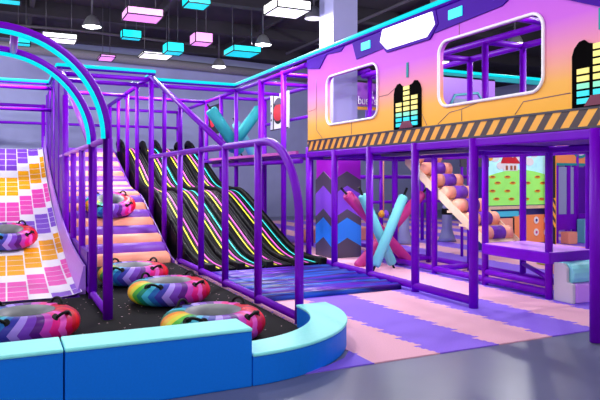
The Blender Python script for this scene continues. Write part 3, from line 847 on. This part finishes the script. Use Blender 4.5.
# farmhouse
hx = gp(510, 160).x; hz = zm-.02
for k_, (ox, oz, rr_) in enumerate(((-.45, .3, .1), (.35, .32, .14), (.6, .22, .1), (-.3, .12, .09), (.75, .4, .09))):
    part(MB().prism([(hx+ox+rr_*1.3*math.cos(2*PI*k/14), hz+oz+rr_*math.sin(2*PI*k/14)) for k in range(14)], fxz, YC-.016-.001*k_, YC-.003), 'cloud_print', 'screen_white', t)
hs = part(MB().box(hx-.22, hx+.22, YC-.02, YC-.005, hz, hz+.17), 'farmhouse_wall', 'screen_white', t)
part(MB().prism([(hx-.3, hz+.17), (hx+.3, hz+.17), (hx+.14, hz+.34), (hx+.06, hz+.3), (hx-.04, hz+.46), (hx-.2, hz+.36)], fxz, YC-.025, YC-.005), 'farmhouse_roof', 'red', t)
for k in (-.12, .02, .13): part(MB().box(hx+k-.03, hx+k+.03, YC-.028, YC-.018, hz+.02, hz+.12), 'farmhouse_window', 'brown_print', t)
part(MB().prism([(gp(490, 158).x+.07*math.cos(2*PI*k/12), gp(490, 158).z+.07*math.sin(2*PI*k/12)) for k in range(12)], fxz, YC-.02, YC-.005), 'sun_print', 'gold', t)
for r_, (py_, off) in enumerate(((177, 0), (183, .13), (191, 0), (199, .1))):
    for c_ in range(4):
        px_ = 492+c_*15+off*40
        if px_ > 547: continue
        p_ = gp(px_, py_)
        part(MB().prism([(p_.x+.09*math.cos(2*PI*k/14), p_.z+.035*math.sin(2*PI*k/14)) for k in range(14)], fxz, YC-.02, YC-.008), 'mole_hole', 'gold', t)
        part(MB().prism([(p_.x+.055*math.cos(2*PI*k/14), p_.z+.01+.02*math.sin(2*PI*k/14)) for k in range(14)], fxz, YC-.025, YC-.019), 'mole', 'brown_print', t)
part(MB().box(xa-.03, xb+.03, YC-.05, YC+.02, zb_-.09, zb_-.02), 'ledge', 'beige', t)
part(MB().box(xa-.03, xb+.03, YC-.05, YC+.02, zt+.02, zt+.1), 'top_ledge', 'beige', t)
z2 = gp(515, 211).z
part(MB().box(xa+.2, xa+.95, YC-.04, YC+.04, z2-.12, z2-.0), 'score_sign', 'teal_screen', t)
part(MB().box(xa+.05, xa+.78, YC-.03, YC+.04, .1, z2-.16), 'lower_panel', 'salmon', t)
part(MB().box(xa+.82, xb, YC-.03, YC+.04, .15, z2-.1), 'side_panel', 'orange', t)
part(MB().box(xa+.78, xa+.82, YC-.04, YC+.04, .012, z2-.16), 'divider', 'ink', t)
for px_, py_ in ((535, 220), (535, 232), (545, 220), (545, 232)):
    p_ = gp(px_, py_)
    o_ = part(MB().prism([(p_.x+.075*math.cos(2*PI*k/16), p_.z+.085*math.sin(2*PI*k/16)) for k in range(16)], fxz, YC-.045, YC-.032), 'target_disc', 'white', t)
    i_ = MB().prism([(p_.x+.03*math.cos(2*PI*k/12), p_.z+.035*math.sin(2*PI*k/12)) for k in range(12)], fxz, YC-.055, YC-.046).build('bullseye', 'navy' if py_ < 225 else 'magenta'); i_.parent = o_

t = thing('striped_pillar', 'slim dark pillar with an orange edge and hazard stripes beside the mole game', 'pillar', (11.2, 10.7, 0))
p0 = on_y(551, 150, 10.7); p1 = on_y(556, 150, 10.7)
part(MB().box(p0.x, p1.x, 10.7, 10.8, .012, 2.6), 'pillar_body', 'ink', t)
part(MB().box(p0.x-.06, p0.x, 10.69, 10.8, .012, 2.6), 'orange_edge', 'orange', t)
part(MB().box(p0.x+.005, p1.x-.03, 10.685, 10.7, .5, 1.2), 'hazard_patch', 'hazard_small', t)
part(MB().box(p1.x-.025, p1.x, 10.69, 10.7, .012, 2.6), 'gold_edge', 'gold', t)

t = thing('booth_front', 'orange topped purple booth front with tall pale panes at the back right', 'booth', (13, 11.4, 0))
YB = 11.4
a = on_y(557, 140, YB); b = on_y(557, 163, YB); xe_ = on_y(640, 150, YB).x
part(MB().box(a.x, xe_, YB, YB+.1, b.z, 2.95), 'fascia', 'orange', t)
part(MB().box(a.x, xe_, YB-.02, YB+.02, b.z-.06, b.z), 'fascia_edge', 'teal', t)
rc = on_y(580, 146, YB)
def ringpoly(mbx, c, r0, r1, y, n=28):
    vs = []
    for k in range(n):
        an = 2*PI*k/n
        for r_ in (r0, r1):
            for yy in (y-.01, y): vs.append((c.x+r_*math.cos(an), yy, c.z+r_*math.sin(an)))
    fs = []
    for k in range(n):
        l = (k+1) % n; p = k*4; q = l*4
        fs += [(p, q, q+2, p+2), (p+1, p+3, q+3, q+1), (p, p+1, q+1, q), (p+2, q+2, q+3, p+3)]
    return mbx.add(vs, fs, False)
part(ringpoly(MB(), rc, .25, .32, YB-.01), 'ring_mark', 'teal', t); part(ringpoly(MB(), rc, .12, .25, YB-.012), 'ring_mark', 'white', t)
for px_ in (557, 569, 576, 588, 597, 606): 
    p_ = on_y(px_, 200, YB); part(MB().box(p_.x-.06, p_.x+.06, YB, YB+.08, .012, b.z-.06), 'mullion', 'purple', t)
for i_, (c0, c1) in enumerate(((559, 568), (570.5, 575), (577.5, 587), (590, 596))):
    m_ = 'glass_blue' if i_ in (0, 1, 3) else 'purple_dark'
    part(MB().box(on_y(c0, 200, YB).x, on_y(c1, 200, YB).x, YB+.02, YB+.05, .75, b.z-.1), 'pane', m_, t)
part(MB().box(a.x, xe_, YB-.01, YB+.08, .35, .75), 'lower_board', 'purple', t)
part(MB().box(on_y(559, 200, YB).x, on_y(568, 200, YB).x, YB-.3, YB-.05, .012, .32), 'bench_pad', 'peach', t, .02)
part(MB().box(on_y(575, 200, YB).x, on_y(586, 200, YB).x, YB-.3, YB-.05, .012, .62), 'aqua_pad', 'teal_pale', t, .02)

# far soft-play pieces beyond the frame
def softbox(x0, x1, y0, y1, z0, z1, m, label, cat='foam block', bev=.03):
    tag(MB().box(x0, x1, y0, y1, z0, z1).build('foam_block', m, None, bev), label, cat)
softbox(6.95, 9.9, 14.2, 14.6, .012, .34, 'peach', 'long low pale pink foam kerb far behind the crossed poles')
softbox(10.3, 12.3, 9.5, 9.9, .013, .12, 'orange', 'flat orange foam pad behind the low platform')
softbox(9.3, 9.9, 8.5, 8.9, .013, .12, 'lime', 'flat lime green foam pad behind the low platform')
softbox(8.6, 10.2, 7.6, 7.9, .013, .32, 'salmon', 'salmon foam bar behind the aqua foam steps')
def punch(px, py, Y, label):
    p = on_y(px, py, Y); t = thing('punch_bag', label, 'punch bag', (p.x, p.y, 0), group='pale punch bags in the rear bay')
    part(MB().lathe([(.001, 1.0), (.1, .98), (.13, .9), (.13, .35), (.19, .15), (.24, .03), (.001, .013)], (p.x, p.y, 0), 20), 'bag', 'glass_blue', t)
    part(MB().tube([(p.x, p.y, 1.0), (p.x, p.y, 1.12)], .08, 10), 'grip', 'black', t)
    part(MB().lathe([(.132, .72), (.14, .74), (.14, .86), (.132, .88)], (p.x, p.y, 0), 20), 'strap', 'black', t)
punch(404, 215, 13.0, 'pale blue-grey punch bag left of the pale stairs behind the crossed poles')
punch(447, 215, 13.0, 'pale blue-grey punch bag under the padded stairs')
t = thing('hanging_rope', 'thin orange rope hanging with small gold and violet knots behind the poles', 'rope', tuple(on_y(383, 170, 12.9)))
a = on_y(383.5, 152, 12.9); b = on_y(383.5, 214, 12.9)
part(MB().tube([a, b], .018, 6), 'rope', 'salmon', t)
for k_, (dx, m_) in enumerate(((-.06, 'gold'), (.07, 'chev_violet'))):
    part(MB().lathe([(.001, -.1), (.07, -.05), (.08, .02), (.03, .09), (.001, .1)], (b.x+dx, b.y, b.z), 12), 'knot', m_, t)
t = thing('dark_backing_panel', 'dark grey board behind the top of the padded stairs', 'board', tuple(on_y(475, 165, 10.4)))
a = on_y(461, 155, 10.4); b = on_y(489, 167, 10.4)
part(MB().box(a.x, b.x, 10.4, 10.45, b.z, 2.1), 'board', 'darkgrey', t)
part(seg((a.x+.05, 10.43, .012), (a.x+.05, 10.43, 2.1), .03), 'leg', 'purple', t); part(seg((b.x-.05, 10.43, .012), (b.x-.05, 10.43, 2.1), .03), 'leg', 'purple', t)

# ------------------------------------------------------------------ tubes
T0 = None
def make_tube(label):
    t = thing('snow_tube', label, 'inflatable tube', (0, 0, 0), 'rainbow inflatable tubes', local=True)
    R_, r_ = .355, .185
    prof_out = [(R_+r_*math.cos(a), .155+.148*math.sin(a)) for a in [math.radians(-62+k*(172/14)) for k in range(15)]]
    mb = MB()
    # slightly puffed gores
    vs = []; n = 72; m = len(prof_out)
    for k in range(n):
        an = 2*PI*k/n; pf = 1+.012*abs(math.sin(an*9))
        for r, z in prof_out: vs.append((r*pf*math.cos(an), r*pf*math.sin(an), z))
    fs = [(k*m+i, ((k+1) % n)*m+i, ((k+1) % n)*m+i+1, k*m+i+1) for k in range(n) for i in range(m-1)]
    mb.add(vs, fs, True); part(mb, 'cover', 'tube', t)
    pin = [(R_+r_*math.cos(a), .155+.148*math.sin(a)) for a in [math.radians(110+k*(120/10)) for k in range(11)]]
    part(MB().lathe(pin, n=48), 'inner_lining', 'lining', t)
    pb = [(R_+r_*math.cos(a), .155+.148*math.sin(a)) for a in [math.radians(230+k*(68/6)) for k in range(7)]]
    part(MB().lathe([(.001, .03)]+pb, n=48), 'base', 'black', t)
    for ang in (-118, -38, 40, 142):
        a = math.radians(ang); c = Vector((math.cos(a), math.sin(a), 0)); s_ = Vector((-math.sin(a), math.cos(a), 0))
        top = c*(R_+.03)+Vector((0, 0, .30)) if ang in (40, 142) else c*(R_+.11)+Vector((0, 0, .27))
        nrm = (top-c*R_-Vector((0, 0, .17))).normalized()
        pts = [top+s_*.085*math.cos(th)-nrm*.012+nrm*(.075*math.sin(th)) for th in [PI*k/10 for k in range(11)]]
        h = part(MB().tube(pts, .016, 8), 'handle', 'black', t)
        for sg in (-1, 1):
            me = MB().tube([top+s_*.085*sg-nrm*.03, top+s_*.085*sg+nrm*.006], .045, 12).build('handle_patch', 'black'); me.parent = h
    return t
T0 = make_tube('rainbow inflatable tube in full view on the black mat, middle one beside the arched railing')
def camrot(x, y): return -math.atan2(x, y)        # every tube turned its warm side to the left as the photo shows
base = [((2.0, 8.3, .02), (0, 0, -.18), None),
        ((1.84, 10.0, .02), (0, 0, -.25), 'rainbow inflatable tube at the foot of the roll ramp, farthest on the black mat'),
        ((1.97, 6.25, .02), (0, 0, -.2), 'rainbow inflatable tube half hidden behind the blue barrier near its curved end'),
        ((.19, 7.05, .02), (0, 0, -.1), 'rainbow inflatable tube at the bottom of the tiled slide, behind the barrier'),
        ((.02, 12.85, .56), (math.radians(13), 0, .1), 'rainbow inflatable tube sliding on the orange and pink tiles'),
        ((2.1, 14.2, 1.0), (math.radians(21), 0, -.05), 'rainbow inflatable tube lying on the peach and violet rolls')]
for i, (loc, rot, lab) in enumerate(base):
    if i == 0: T0.location = loc; T0.rotation_euler = rot
    else: dup(T0, loc, rot, lab)
for o in bpy.data.objects:
    if o.name.startswith('snow_tube') and o.location.y > 12.5 and o.location.y < 13:
        o.location.z = interp(LANE, 12.85)+.035
    if o.name.startswith('snow_tube') and o.location.y > 14:
        o.location.z = interp(RAMP, 14.2)+.14

# ------------------------------------------------------------------ ceiling lights
def light_box(px0, px1, pyb, z, hgt, dep, m, label):
    a = on_z(px0, pyb, z); b = on_z(px1, pyb, z)
    wd = max(.35, (b-a).length*.92); c = (a+b)/2
    t = thing('light_box', label, 'light box', (c.x, c.y, z), group='hanging light boxes', local=True)
    x0, x1, y0, y1 = -wd/2, wd/2, -dep, 0
    part(MB().box(x0, x1, y0, y1, 0, hgt), 'diffuser', m, t)
    e = MB(); w_ = .012
    for x in (x0, x1):
        for y in (y0, y1): e.box(x-w_, x+w_, y-w_, y+w_, -w_, hgt+w_)
    for z_ in (0, hgt):
        for y in (y0, y1): e.box(x0, x1, y-w_, y+w_, z_-w_, z_+w_)
        for x in (x0, x1): e.box(x-w_, x+w_, y0, y1, z_-w_, z_+w_)
    part(e, 'edge_frame', 'black', t)
    part(MB().tube([(x0+.1, -dep/2, hgt), (x0+.1, -dep/2, CEIL-z-.01)], .008, 6), 'hanging_wire', 'darkgrey', t)
    part(MB().tube([(x1-.1, -dep/2, hgt), (x1-.1, -dep/2, CEIL-z-.01)], .008, 6), 'hanging_wire', 'darkgrey', t)
    return t
light_box(121, 158, 22, 5.2, .16, .68, 'pink_glow', 'large pink light box hanging nearest the top centre-left of the ceiling')
light_box(120, 140, 40, 5.2, .2, .3, 'cyan_glow', 'small cyan light box below the large pink one')
light_box(189, 208, 46, 5.0, .24, .5, 'pink_glow', 'small pink light box between two cyan ones')
light_box(162, 180, 55, 4.9, .24, .5, 'cyan_glow', 'small cyan light box nearest the grey duct')
light_box(181, 205, 9, 5.3, .2, .5, 'cyan_glow', 'cyan light box cut by the top edge of the photo')
light_box(222, 252, 57, 4.9, .15, .8, 'cyan_glow', 'wide flat cyan light box left of a bell lamp')
light_box(261, 299, 17, 5.2, .2, .75, 'white_glow', 'large white light box at the top centre of the ceiling')
light_box(137, 168, 59, 5.1, .05, .8, 'white_glow', 'flat white light box just in front of the long duct')
light_box(41, 75, 43, 5.1, .13, .6, 'white_glow', 'white light box seen past the front arch')
light_box(97, 112, 61, 4.95, .05, .7, 'pink_glow', 'thin pink light box low above the frame')
light_box(-8, 20, 4, 5.4, .15, .4, 'cyan_glow', 'thin cyan light box in the top left corner')
light_box(14, 30, 46, 5.1, .15, .4, 'cyan_glow', 'small cyan light box seen between the two arches')

LP0 = None
LZ = 5.2
def area(loc, size, power, col=(1, 1, 1), name='lamp_light'):
    l = bpy.data.lights.new(name, 'AREA'); l.shape = 'DISK'; l.size = size; l.energy = power; l.color = col
    o = bpy.data.objects.new(name, l); C.objects.link(o); o.location = loc
    return o
def pend(loc, label, power):
    global LP0
    if LP0 is None:
        t = thing('pendant_lamp', label, 'lamp', loc, 'bell shaped ceiling lamps', local=True)
        part(MB().lathe([(.215, 0), (.2, .06), (.15, .17), (.1, .24), (.05, .27), (.001, .28)], n=28), 'lamp_shade', 'grey_fixture', t)
        part(MB().lathe([(.001, .012), (.205, .012)], n=28), 'diffuser', 'white_glow', t)
        part(MB().tube([(0, 0, .27), (0, 0, CEIL-LZ-.01)], .02, 8), 'stem', 'darkgrey', t)
        LP0 = t
    else:
        t = dup(LP0, loc, (0, 0, 0), label)
    l = bpy.data.lights.new('lamp_light', 'POINT'); l.energy = power; l.shadow_soft_size = .06
    o = bpy.data.objects.new('lamp_light', l); C.objects.link(o); o.location = (loc[0], loc[1], loc[2]-.08)
    return t
PW = 230
for px, py, lab in ((92, 27, 'bell lamp above the front arch'), (263, 45, 'bell lamp right of the wide cyan light box'), (314, 19, 'bell lamp partly hidden by the tall column'),
                    (219, 67, 'small far bell lamp close to the long duct'), (515, 44, 'bell lamp seen in the right window, upper right'), (443, 63, 'bell lamp at the left edge of the right window')):
    pend(tuple(on_z(px, py, LZ)), lab, {314: 0, 263: 110, 92: 45, 219: 150, 443: 240}.get(px, PW))
for x, y, lab in ((-.6, 10.4, 'added bell-shaped fill lamp over the tiled slide, above the frame of the photo'), (3.6, 11.2, 'added bell-shaped fill lamp over the foot of the black slides, above the frame of the photo'), (-5.5, 9.5, 'added bell-shaped fill lamp over the far left, outside the photo'), (-6.5, 16.5, 'added bell-shaped fill lamp over the far left near the back wall, outside the photo'), (-3, 19.5, 'added bell-shaped fill lamp near the back wall, left of the photo'), (8.6, 6.0, 'added bell-shaped fill lamp over the low platform, right of the photo'),
                  (-2.5, 3.5, 'added bell-shaped fill lamp over the front left, above the frame of the photo'), (2.5, 2.5, 'added bell-shaped fill lamp over the front middle, above the frame of the photo'),
                  (2.2, 7.5, 'added bell-shaped fill lamp over the speckled mat, above the frame of the photo'), (11.5, 7.5, 'added bell-shaped fill lamp over the right games area, above the frame of the photo')):
    pend((x, y, LZ), lab, {11.5: 430, -3: 420, -6.5: 420}.get(x, PW))  # bell lamps out of view, added only to raise the room's brightness
# strip-shaped fill lights added to brighten the space under and over the upper deck
def fill_strip(x, y, z, w_, d_, label, power):
    t = thing('added_fill_lamp', label, 'lamp', (x, y, z), 'added flat fill lamps')
    part(MB().box(x-w_/2, x+w_/2, y-d_/2, y+d_/2, z, z+.04), 'housing', 'grey_fixture', t)
    l = bpy.data.lights.new('fill_strip_light', 'AREA'); l.shape = 'RECTANGLE'; l.size = w_*.9; l.size_y = d_*.9; l.energy = power
    o = bpy.data.objects.new('fill_strip_light', l); C.objects.link(o); o.location = (x, y, z-.01)
fill_strip(6.1, 8.2, 2.06, .3, 2.0, 'added fill strip under the upper deck near the stairs', 40)
fill_strip(5.85, 10.5, 2.06, .25, .9, 'added fill strip under the upper deck in front of the chevron column', 14)
fill_strip(6.2, 9.6, 3.9, .3, 1.6, 'added fill strip over the upper deck behind the left window', 45)
fill_strip(6.2, 6.0, 3.9, .3, 1.6, 'added fill strip over the upper deck behind the right window', 30)
for i_, (px_, py_, z_) in enumerate(((280, 17, 5.2), (58, 43, 5.1), (152, 60, 5.1))):
    p_ = on_z(px_, py_, z_); l = bpy.data.lights.new('box_light', 'AREA'); l.shape = 'RECTANGLE'; l.size = .7; l.size_y = .5; l.energy = 260
    o = bpy.data.objects.new('box_light', l); C.objects.link(o); o.location = (p_.x, p_.y-.4, z_-.03)

# ------------------------------------------------------------------ world, camera
wd = bpy.data.worlds.new('world'); S.world = wd; wd.use_nodes = True
bg = wd.node_tree.nodes['Background']; bg.inputs[0].default_value = (1, .98, 1, 1); bg.inputs[1].default_value = .95
cam = bpy.data.cameras.new('camera'); co = bpy.data.objects.new('camera', cam); C.objects.link(co)
co.location = (0, 0, EYE); co.rotation_euler = (PI/2, 0, -YAW)
cam.sensor_width = 36; cam.lens = 36*FOC/600; cam.shift_y = -(200-HZ)/600; cam.clip_end = 100
S.camera = co
S.view_settings.view_transform = 'Standard'; S.view_settings.look = 'None'; S.view_settings.exposure = .04; S.view_settings.gamma = 1
S.view_settings.use_curve_mapping = False
